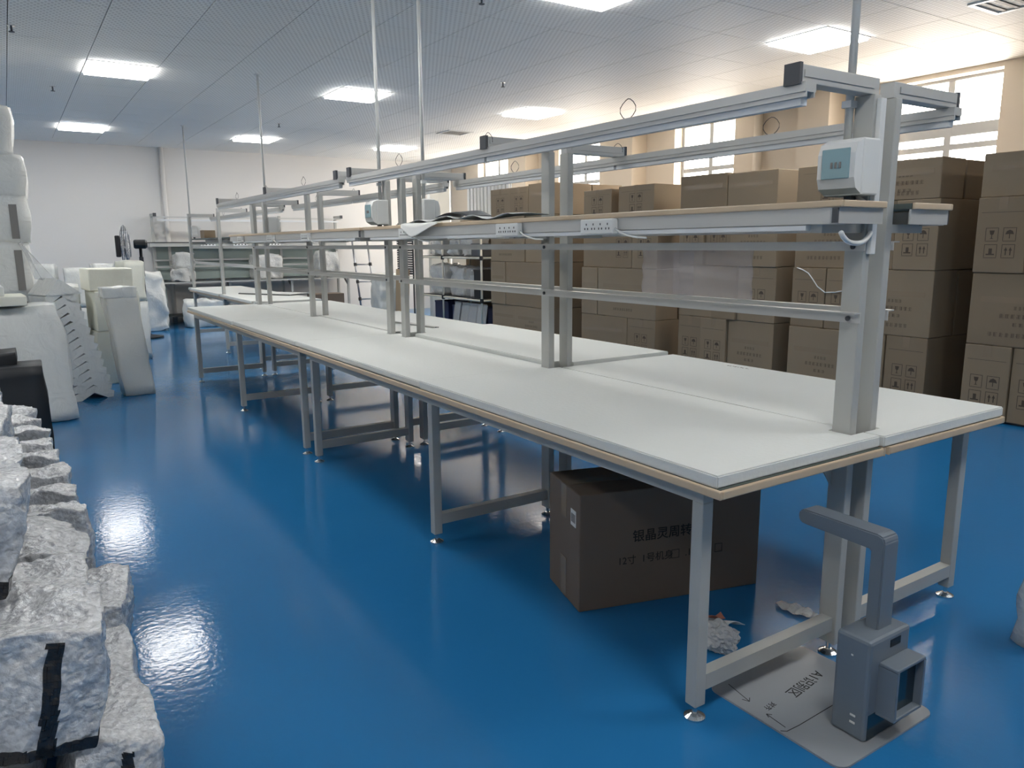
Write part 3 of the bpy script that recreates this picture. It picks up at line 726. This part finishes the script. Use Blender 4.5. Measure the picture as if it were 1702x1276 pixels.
# ================================================================== litter on the floor
def crumple(sx, sy, sz, seed, n=14):
    bm = bmesh.new(); bmesh.ops.create_icosphere(bm, subdivisions=4, radius=1)
    for v in bm.verts:
        p = v.co.copy(); d = 1+.30*noise.noise(p*2.2+Vector((seed, 0, 0)))+.20*noise.noise(p*5+Vector((0, seed, 0)))+.10*abs(noise.noise(p*11+Vector((seed, seed, 0))))
        c = Vector((p.x*sx*d, p.y*sy*d, (p.z*d+.75)*sz)); c.z = max(c.z, .001); v.co = c
    me = bpy.data.meshes.new('crumple'); bm.to_mesh(me); bm.free(); return me
t = thing('crumpled_bag', 'crumpled clear plastic bag with torn paper behind the near leg', 'plastic bag', (.36, .235, 0))
me = crumple(.060, .075, .055, 3); me.materials.append(M['film2']); link('bag', me, t)
sheet(6, 5, lambda u, v: (.02+.075*u, -.02+.055*v-.02*u, .085+.012*math.sin(4*u)-.02*v), .002).obj('torn_paper', 'paper', t)
sheet(6, 4, lambda u, v: (-.02+.075*u, .035+.022*v-.02*u, .098+.01*math.sin(5*u+2*v)), .002).obj('red_paper', 'red_paper', t)
for k, (dx, dy) in enumerate(((.085, .13), (.10, .15), (.125, .125), (.15, .09))):
    me = crumple(.010, .008, .008, 20+k); me.materials.append(M['film2']); link('shred', me, t, loc=(dx, dy, 0))
t = thing('plastic_scrap', 'pale leaf-shaped plastic scrap on floor beside the scanner plate', 'plastic scrap', (.815, .24, 0), -1.35)
sheet(14, 6, lambda u, v: (-.085+.17*u, (v-.5)*.085*math.sin(math.pi*min(1, u*.93+.05))**.8, .006+.010*math.sin(6*u)*math.sin(math.pi*v)+.004*math.sin(21*u)+.006), .002).obj('film', 'film2', t)
t = thing('wrapped_post', 'plastic-wrapped grey item standing at the right edge of frame', 'wrapped item', (1.315, -.395, 0))
soft('wrap', 'film2', t, sx=.16, sy=.14, sz=.36, n=(8,), rnd=.5, amp=.03, freq=9, seed=4)
B('core', 'paint', t, -.035, .035, -.03, .03, .0, .34, ch=.004)

# ================================================================== left side: foam bundles, black bag, bubble-wrapped packages
G = 'white foam bundles on the left'
def bundle(name, label, loc, m='bagged', rz=0, group=G, straps=0, **k):
    o = soft(name, m, None, loc, (0, 0, rz), **k); return tag(o, label, 'foam bundle', group)
# tall wrapped foam tower: five wrapped blocks with printed strips
t = thing('foam_tower', 'tallest white wrapped foam tower at the left edge', 'foam bundle', (-1.765, 7.08, 0), 0, G)
zz = 0
for k, (h, sx) in enumerate(((.50, .86), (.48, .84), (.46, .82), (.40, .80), (.36, .78), (.42, .76))):
    soft('foam_block', 'bagged', t, (.03*math.sin(k*2.1)+.0, 0, zz), (0, 0, .04*math.sin(3*k)), sx=sx, sy=.55, sz=h+.02, n=(9,), rnd=.28, amp=.03, freq=5, seed=30+k)
    if k < 4: MB().box(.25, .31, -.292, -.284, zz+.04, zz+h-.06).obj('printed_strip', 'strip_gr', t)
    zz += h
bundle('foam_bundle', 'wide white bagged foam bundle beside the black bag', (-1.72, 5.92, 0), sx=1.04, sy=.60, sz=.95, n=(12,), rnd=.30, amp=.035, freq=4, seed=2, lean=(-.06, .1))
t = thing('foam_slabs', 'loose white foam slabs lying on the wide bagged bundle', 'foam slabs', (-1.85, 5.85, .955), .05, G)
B('slab', 'foam_cream', t, -.32, .36, -.24, .24, 0, .075, ch=.008); B('slab', 'foam', t, -.36, .22, -.20, .26, .077, .15, ch=.008)
# zigzag bundle: nested V-shaped foam profiles in a bag
t = thing('zigzag_bundle', 'leaning bundle of folded V-shaped foam profiles in clear bag', 'foam bundle', (-1.08, 6.70, 0), .35, G)
for k in range(13):
    z = .0+k*.076; dx = -.20*(k/12)**1.3; th = .067; w = .17-.004*k
    rr = random.Random(k)
    prof = [(-w, 0), (-w*.72, -.0), (0, .062), (w*.72, -.0), (w, 0), (w+.014, .058), (.0, .062+th), (-w-.014, .058)]
    mb = MB(); mb.prism([(dx+a+rr.uniform(-.008, .008), z+b+.001) for a, b in prof], -.17, .17, lambda a, b, h: (a, h, b))
    mb.obj('foam_profile', 'bagged', t)
mb = MB(); mb.prism([(-.33, .985), (-.21, 1.13), (-.02, .985)], -.19, .19, lambda a, b, h: (a, h, b)); mb.obj('folded_top', 'bagged', t)
# tall square foam column
t = thing('foam_column', 'tall square white foam column leaning, nearest the workbench aisle', 'foam bundle', (-.64, 6.64, 0), .06, G)
me = soft_block(.27, .26, 1.0, n=(10,), rnd=.06, amp=.012, freq=6, seed=9, lean=(-.09, .06)); me.materials.append(M['bagged2']); link('column', me, t)
soft('plastic_cover', 'bagged', t, (-.09, .06, .93), (.0, 0, 0), sx=.285, sy=.28, sz=.10, n=(8,), rnd=.12, amp=.014, freq=11, seed=5)
t = thing('foam_blocks', 'cream foam blocks stacked behind the tall foam column', 'foam blocks', (-.70, 7.6, 0), .1, G)
B('block', 'foam_cream', t, -.22, .20, -.25, .25, 0, .55, ch=.012); B('block', 'foam_cream', t, -.20, .22, -.25, .25, .552, .96, ch=.012); B('block', 'foam_cream', t, -.23, .18, -.22, .25, .962, 1.185, ch=.012)
bundle('foam_bag', 'bulging white plastic sack below the standing fan', (.33, 12.72, 0), 'bagged', sx=.62, sy=.50, sz=.98, n=(12,), rnd=.55, amp=.06, freq=5, seed=14, lean=(-.05, 0))
bundle('foam_bag', 'white bagged foam bundle leaning against the tall tower', (-1.24, 7.75, 0), 'bagged', sx=.50, sy=.6, sz=1.02, n=(10,), rnd=.25, amp=.04, freq=5, seed=15)
for k, (x, y, h, s, lb) in enumerate(((-1.22, 9.3, 1.20, .27, 'leftmost'), (-.90, 9.2, 1.16, .24, 'second from left'), (-.60, 9.35, 1.20, .22, 'third from left'), (-.30, 9.25, 1.23, .23, 'rightmost'))):
    t = thing('foam_stack', 'white foam stack in the rear row of the foam pile, %s' % lb, 'foam bundle', (x, y, 0), .1*k-.15, G)
    soft('lower_bundle', 'bagged', t, (0, 0, 0), sx=s*1.05, sy=.4, sz=h*.6, n=(8,), rnd=.15, amp=.02, freq=6, seed=40+k); soft('upper_bundle', 'foam_cream' if k == 3 else 'bagged', t, (.0, 0, h*.6), sx=s, sy=.4, sz=h*.4, n=(8,), rnd=.12, amp=.02, freq=6, seed=50+k)
t = thing('blue_film', 'pale blue clear film hanging beside the foam tower', 'plastic film', (0, 0, 0))
sheet(10, 10, lambda u, v: (-1.46+.25*v*(.3+.7*u)+.02*math.sin(9*u), 6.74-.04*u+.02*math.sin(5*v), 1.46-.34*v-.04*u), .002).obj('film', 'film', t, smooth=True)
# black bag
t = thing('black_bag', 'black plastic bag between foam and bubble-wrapped packages', 'bag', (-1.86, 4.72, 0))
soft('bag', 'cloth_blk', t, (0, 0, 0), sx=.86, sy=.50, sz=.62, n=(10,), rnd=.16, amp=.018, freq=5, seed=21, taper=.05)
soft('folded_top', 'cloth_blk', t, (-.06, .10, .60), sx=.66, sy=.36, sz=.10, n=(8,), rnd=.15, amp=.02, freq=6, seed=22)

def package(label, loc, size, rot=(0, 0, 0), seed=0, stripes=(), rnd=.32, amp=.034, freq=6):
    sx, sy, sz = size
    t = thing('wrapped_package', label, 'wrapped package', loc, 0, 'bubble-wrapped packages on the left'); t.rotation_euler = rot
    o = soft('bubble_wrap', 'bubble', t, sx=sx, sy=sy, sz=sz, n=(44,), rnd=rnd, amp=amp, freq=freq, seed=seed, fine=.010)
    for (a, b, c, d) in stripes:      # dark rim seen through the film, on the end that faces -y
        mb = MB(); me = o.data
        for p in me.polygons:
            if p.center.y < -sy*.40 and p.normal.y < 0 and a <= p.center.x <= b and c <= p.center.z <= d:
                mb.add([me.vertices[k].co+p.normal*.0025 for k in p.vertices]+[me.vertices[k].co-p.normal*.001 for k in p.vertices], [(0, 1, 2, 3), (7, 6, 5, 4), (0, 4, 5, 1), (1, 5, 6, 2), (2, 6, 7, 3), (3, 7, 4, 0)])
        if mb.v: mb.obj('black_edge', 'black_film', t)
    return t
R = math.radians
package('bubble-wrapped package with black upright stripe at the lower left', (-1.655, .76, .235), (.27, .54, .30), (0, R(10), R(2)), 1, [(.0, .035, .0, .28), (-.14, .14, .0, .03)])
package('bubble-wrapped package at the very bottom left below the striped one', (-1.79, .62, 0), (.28, .52, .185), (0, 0, R(2)), 6, [(-.02, .015, 0, .2)])
package('bubble-wrapped package lowest on the right by the aisle', (-1.50, .84, .0), (.20, .66, .20), (0, R(6), R(2)), 2, [(.0, .025, 0, .17)])
package('bubble-wrapped package on top at the left edge, black lower rim', (-1.83, 1.02, .585), (.36, .66, .28), (0, R(9), R(1)), 3, [(-.18, .18, 0, .04)])
package('bubble-wrapped package on top, second along the left edge', (-1.85, 1.74, .585), (.36, .66, .28), (0, R(8), R(1)), 7)
package('bubble-wrapped package on top, third along the left edge', (-1.89, 2.46, .585), (.36, .66, .26), (0, R(8), R(1)), 8)
package('bubble-wrapped package in the middle tier behind the striped one', (-1.635, 1.32, .25), (.24, .42, .25), (0, R(12), 0), 4)
package('bubble-wrapped package jutting its corner into the aisle', (-1.49, 1.46, 0), (.25, .36, .22), (0, R(4), R(-8)), 5)
for k in range(8):
    package('thin bubble-wrapped package in the slanted row, number %s from the front' % ['one', 'two', 'three', 'four', 'five', 'six', 'seven', 'eight'][k], (-1.575-.017*k, 1.86+k*.265, 0.0), (.27, .20, .40+.012*k), (R(-6), R(3), R(3)), 60+k, rnd=.25, amp=.030, freq=9)
for k in range(5):
    package('upright bubble-wrapped package along the left edge, number %s from the front' % ['one', 'two', 'three', 'four', 'five'][k], (-1.97-.03*k, 1.18+k*.47, 0), (.30, .43, .555), (0, 0, 0), 80+k, rnd=.22, amp=.02, freq=7)

# ================================================================== standing fan
t = thing('standing_fan', 'black pedestal fan with wire guard before the rear wall', 'fan', (.16, 11.6, 0), R(-5))
MB().lathe([(.22, 0), (.22, .02), (.05, .05), (.03, .08)], n=24).obj('base', 'black', t)
MB().tube([(0, 0, .06), (0, 0, 1.38)], .022, 12).obj('pole', 'black', t, smooth=True)
hd = MB().lathe([(.055, -.09), (.07, -.07), (.07, .07), (.05, .10)], (.0, 0, 1.44), 18, Matrix.Rotation(math.pi/2, 4, 'Y')).obj('motor', 'black', t)
gd = MB()
for x, r in ((-.27, .10), (-.26, .21), (-.235, .285), (-.21, .31), (-.185, .285), (-.14, .17)):
    gd.tube([(x, r*math.cos(a), 1.42+r*math.sin(a)) for a in [i*math.pi/14 for i in range(29)]], .005, 5, caps=False)
for k in range(22):
    a = k*2*math.pi/22; gd.tube([(x, r*math.cos(a), 1.42+r*math.sin(a)) for x, r in ((-.27, .05), (-.26, .21), (-.235, .285), (-.21, .31), (-.185, .285), (-.14, .12))], .0028, 4, caps=False)
gd.obj('wire_guard', 'mesh_steel', t)
MB().box(-.34, -.275, -.12, .12, 1.25, 1.57, ch=.012).obj('front_plate', 'black', t)
for k in range(3):
    a = k*2*math.pi/3+.3; mb = MB(); ca, sa = math.cos(a), math.sin(a)
    P4 = [(-.215, .04, -.02), (-.195, .22, -.09), (-.20, .24, .02), (-.225, .05, .04)]
    pts = [(x, y*ca-z*sa, 1.42+y*sa+z*ca) for x, y, z in P4]; mb.add(pts+[(x+.004, y, z) for x, y, z in pts], [(0, 1, 2, 3), (7, 6, 5, 4), (0, 4, 5, 1), (1, 5, 6, 2), (2, 6, 7, 3), (3, 7, 4, 0)]); mb.obj('blade', 'dark_cap', t)
MB().tube([(-.30, .03, 1.15), (-.26, .05, .98), (-.12, .05, .80), (-.02, .02, .70)], .012, 8).obj('power_cord', 'black', t, smooth=True)
MB().box(-.03, .03, -.035, .035, .95, 1.25, ch=.008).obj('control_box', 'dark_cap', t)

# ================================================================== rear workbench against the rear wall
t = thing('rear_workbench', 'long grey workbench with back panel along the rear wall', 'workbench', (.62, 13.15, 0))
LW = 3.55
def q(n, m, *b, ch=0, par=None): return MB().box(*b, ch=ch).obj(n, m, par or t)
tp = q('tabletop', 'slat_dk', 0, LW, 0, .68, .755, .78); q('edge_band', 'paint', 0, LW, -.012, 0, .753, .78, par=tp)
for x in (.06, 1.2, 2.35, LW-.06):
    q('leg', 'paint', x-.02, x+.02, .05, .09, 0, .755); q('leg', 'paint', x-.02, x+.02, .60, .64, 0, .755)
    q('post', 'paint', x-.022, x+.022, .625, .675, .78, 1.97)
    q('stretcher', 'paint', x-.018, x+.018, .09, .60, .10, .15)
    MB().prism([(.09, .62), (.09, .66), (.30, .755), (.25, .755)], x-.012, x+.012, lambda a, b, h: (h, a, b)).obj('brace', 'paint', t)
for x in (.06, LW-.06):
    a = q('arm', 'paint', x-.025, x+.025, .30, .675, 1.93, 1.98); q('end_cap', 'dark_cap', x-.027, x+.027, .288, .30, 1.925, 1.985, par=a)
rl = q('lamp_rail', 'paint_lt', .04, LW-.04, .34, .38, 1.905, 1.93); q('led_batten', 'white_led', .1, LW-.1, .345, .375, 1.85, 1.88, par=rl)
sh = q('shelf', 'slat_dk', -.10, LW+.10, .36, .66, 1.462, 1.48); q('shelf_channel', 'paint', -.05, LW+.05, .365, .39, 1.40, 1.462)
q('back_panel', 'green', .05, LW-.05, .676, .686, .80, 1.40)
for z in (1.02, 1.14): q('tool_rail', 'paint_lt', .05, LW-.05, .60, .62, z, z+.03)
q('side_panel', 'green', .10, .12, .10, .62, .0, .70)
q('lower_shelf', 'slat_dk', .1, LW-.1, .12, .60, .16, .18)
def clear_bag(label, x, y, z, sx, sy, sz, seed, m='film2', core=None):
    t = thing('clear_bag', label, 'plastic bag', (x, y, z), 0, 'clear bags in the rear area')
    soft('bag', m, t, sx=sx, sy=sy, sz=sz, n=(10,), rnd=.45, amp=.05, freq=8, seed=seed)
    if core: B('contents', core, t, -sx*.32, sx*.32, -sy*.3, sy*.3, .005, sz*.8, ch=.005)
clear_bag('clear bag with green item on the rear bench left end', 1.10, 13.45, .785, .34, .28, .50, 5, core='green')
clear_bag('crumpled clear bag lower beside it on the rear bench', .98, 13.20, .785, .30, .12, .22, 6, core='dark_cap')
clear_bag('clear bag of white parts on the rear bench middle', 2.55, 13.42, .785, .55, .28, .45, 7, core='white_pl')
clear_bag('clear bag at the right end of the rear bench', 3.75, 13.42, .785, .45, .3, .50, 8, core='white_pl')
clear_bag('large white bag of scraps on the floor under the rear bench', 1.28, 12.85, 0, .70, .35, .48, 9, m='bagged')
t = thing('carton', 'small brown carton on the shelf of the single rear bench', 'carton', (.93, 10.55, 1.516), .1)
B('body', 'card', t, -.07, .09, -.09, .09, 0, .115, ch=.003); B('tape', 'tape', t, -.07, .09, -.015, .015, .115, .1165)
t = thing('carton', 'brown carton on the floor under the rear bench right end', 'carton', (3.45, 12.72, 0), .05)
B('body', 'card_dk', t, -.30, .30, -.18, .18, 0, .50, ch=.004); B('tape', 'tape', t, -.30, .30, -.02, .02, .50, .502)
for k, (x, lb) in enumerate(((1.42, 'left'), (2.0, 'middle'), (2.62, 'right'))):
    t = thing('socket_strip', 'white socket strip on the rear bench shelf channel, %s' % lb, 'power strip', (x, 13.51, 1.405), group='socket strips on the rear bench')
    B('body', 'white_pl', t, 0, .26, -.025, 0, 0, .05, ch=.003)
    for j in range(4): B('socket', 'black', t, .03+j*.058, .05+j*.058, -.026, -.0245, .015, .035)

# ================================================================== pipe rack with clutter, boards, ladder
t = thing('pipe_rack', 'ivory pipe rack with black joints loaded with bagged parts', 'rack', (4.74, 9.08, 0))
RL, RD, RH = 2.10, .55, 1.78
for x in (0, RD):
    for y in (0, 1.30, RL):
        MB().tube([(x, y, 0), (x, y, RH)], .017, 10).obj('pipe_post', 'ivory', t, smooth=True)
        for z in (.50, 1.18, 1.72): MB().lathe([(.03, z-.035), (.03, z+.035)], (x, y, 0), 12).obj('joint', 'black', t)
for z in (.50, 1.18, 1.72):
    for x in (0, RD): MB().tube([(x, .02, z), (x, RL-.02, z)], .017, 10).obj('pipe_beam', 'ivory', t, smooth=True)
    for y in (0, RL): MB().tube([(.02, y, z), (RD-.02, y, z)], .017, 10).obj('pipe_beam', 'ivory', t, smooth=True)
    B('rack_shelf', 'slat_dk', t, .02, RD-.02, .02, RL-.02, z+.018, z+.028)
GR = 'goods on the pipe rack'
def bagged(label, y, z, sy, sz, m, seed, x=5.0, sx=.36):
    t = thing('bagged_part', label, 'bagged part', (x, y, z), 0, GR)
    soft('wrap', m, t, sx=sx, sy=sy, sz=sz, n=(9,), rnd=.35, amp=.05, freq=9, seed=seed); B('contents', 'paint', t, -sx*.3, sx*.3, -sy*.3, sy*.3, .004, sz*.75, ch=.004)
def crate(label, y, z, sy, sz, m, x=5.0, sx=.40):
    t = thing('parts_crate', label, 'crate', (x, y, z), 0, GR); e = .012
    MB().box(-sx/2, sx/2, -sy/2, sy/2, 0, e).box(-sx/2, -sx/2+e, -sy/2, sy/2, e, sz).box(sx/2-e, sx/2, -sy/2, sy/2, e, sz).box(-sx/2+e, sx/2-e, -sy/2, -sy/2+e, e, sz).box(-sx/2+e, sx/2-e, sy/2-e, sy/2, e, sz).obj('shell', m, t)
    B('rim', m, t, -sx/2-.008, -sx/2, -sy/2, sy/2, sz-.03, sz)
bagged('clear bagged white part on the rack middle shelf, far end', 10.15, 1.21, .36, .26, 'film2', 1)
bagged('clear bagged flat part on the rack middle shelf, centre', 9.70, 1.21, .36, .30, 'film2', 2)
crate('dark open crate on the rack middle shelf near the cartons', 9.32, 1.21, .34, .20, 'dark_cap')
bagged('clear bagged pale part on the rack lower shelf, far end', 10.05, .53, .46, .50, 'film2', 3)
bagged('clear bag with shiny fold on the rack lower shelf, centre', 9.62, .53, .30, .48, 'film', 4)
crate('black open crate on the rack lower shelf near the cartons', 9.27, .53, .30, .46, 'black')
bagged('clear bagged white part in the rack far bay, middle shelf', 10.80, 1.21, .50, .34, 'film2', 11)
bagged('clear bagged pale part in the rack far bay, lower shelf', 10.75, .53, .55, .52, 'film2', 12)
crate('dark blue crate on the floor in the rack far bay', 10.75, 0, .50, .40, 'blue_dk', x=5.1)
crate('dark blue crate on the floor below the rack, far end', 10.10, 0, .50, .36, 'blue_dk', x=5.1)
crate('dark blue crate on the floor below the rack, near end', 9.40, 0, .50, .36, 'blue_dk', x=5.1)
for k, (y, lb) in enumerate(((10.05, 'leftmost'), (9.78, 'second'), (9.52, 'third'), (9.22, 'rightmost'))):
    t = thing('leaning_panel', 'grey flat panel leaning below the rack, %s of four' % lb, 'panel', (4.78, y, 0), 0, 'panels leaning under the rack'); t.rotation_euler = (0, R(9), R(4*k-6))
    B('panel', 'grey_pl2', t, 0, .015, -.12, .12, 0, .42, ch=.003); B('bag', 'film', t, -.006, -.002, -.13, .13, 0, .44)
t = thing('dark_rack_panel', 'tall dark slatted panel standing behind the middle posts', 'panel', (4.62, 11.35, 0))
for k in range(22): B('slat', 'slat_dk', t, 0, .03, 0, .62, .86+k*.042, .86+k*.042+.032)
for y in (0, .59): B('stile', 'slat_dk', t, .03, .05, y, y+.03, 0, 1.80)
t = thing('plywood_board', 'plywood board leaning against the dark slatted panel', 'board', (4.54, 11.42, 0)); t.rotation_euler = (0, R(3), 0)
B('board', 'wood', t, 0, .02, 0, .55, 0, .95, ch=.002); B('edge_strip', 'card2', t, -.004, 0, .0, .02, 0, .95)
t = thing('ladder', 'grey aluminium ladder frame with black joints leaning on the rear wall', 'ladder', (4.25, 12.9, 0)); t.rotation_euler = (R(-14), 0, 0)
for x in (0, .32):
    MB().tube([(x, 0, 0), (x, 0, 1.62)], .02, 8).obj('stile', 'mesh_steel', t, smooth=True)
for z in (.35, .70, 1.05, 1.40):
    r_ = MB().tube([(0, 0, z), (.32, 0, z)], .015, 8).obj('rung', 'mesh_steel', t, smooth=True)
    for x in (0, .32): MB().lathe([(.032, z-.03), (.032, z+.03)], (x, 0, 0), 10).obj('joint', 'black', t)
clear_bag('white plastic bags piled beside the ladder', 4.55, 12.3, 0, .55, .5, .85, 31, m='bagged2')
# tall foam roll and ridged white panels on a carton block behind the rack
t = thing('foam_roll', 'tall white foam sheet standing behind the bench joint', 'foam sheet', (5.42, 11.75, 0))
MB().prism([(-.24, 0), (-.22, .04), (.0, .07), (.22, .05), (.26, .0), (.22, -.03), (0, -.02), (-.2, -.03)], 0, 2.66).obj('sheet', 'foam', t); MB().box(-.10, .0, .02, .09, 2.48, 2.50).obj('tie_band', 'paper', t)
for k, (z0, z1) in enumerate(((0, .60), (.602, 1.20), (1.202, 1.78))):
    carton('brown carton behind the pipe rack, %s of three' % ['lowest', 'middle one', 'topmost'][k], 5.42, 9.35, 10.75, z0, z1, .60, 'p', 'card2', 'cartons behind the pipe rack')
t = thing('flat_cartons', 'flattened cartons lying under the ridged white panels', 'cardboard', (5.40, 9.40, 1.782))
B('flat_carton', 'card', t, -.12, .55, 0, 1.30, 0, .018); B('flat_carton', 'card2', t, -.08, .55, .1, 1.36, .02, .04); B('wrap', 'film2', t, -.125, .3, .3, .9, .042, .05)
t = thing('ridged_panel', 'white ridged plastic panel standing on the flattened cartons', 'panel', (5.50, 9.42, 1.825))
B('back_sheet', 'white_pl', t, .04, .055, 0, 1.42, 0, .66)
for k in range(12): B('rib', 'white_pl', t, 0, .04, .01+k*.118, .01+k*.118+.075, .0, .66, ch=.006)
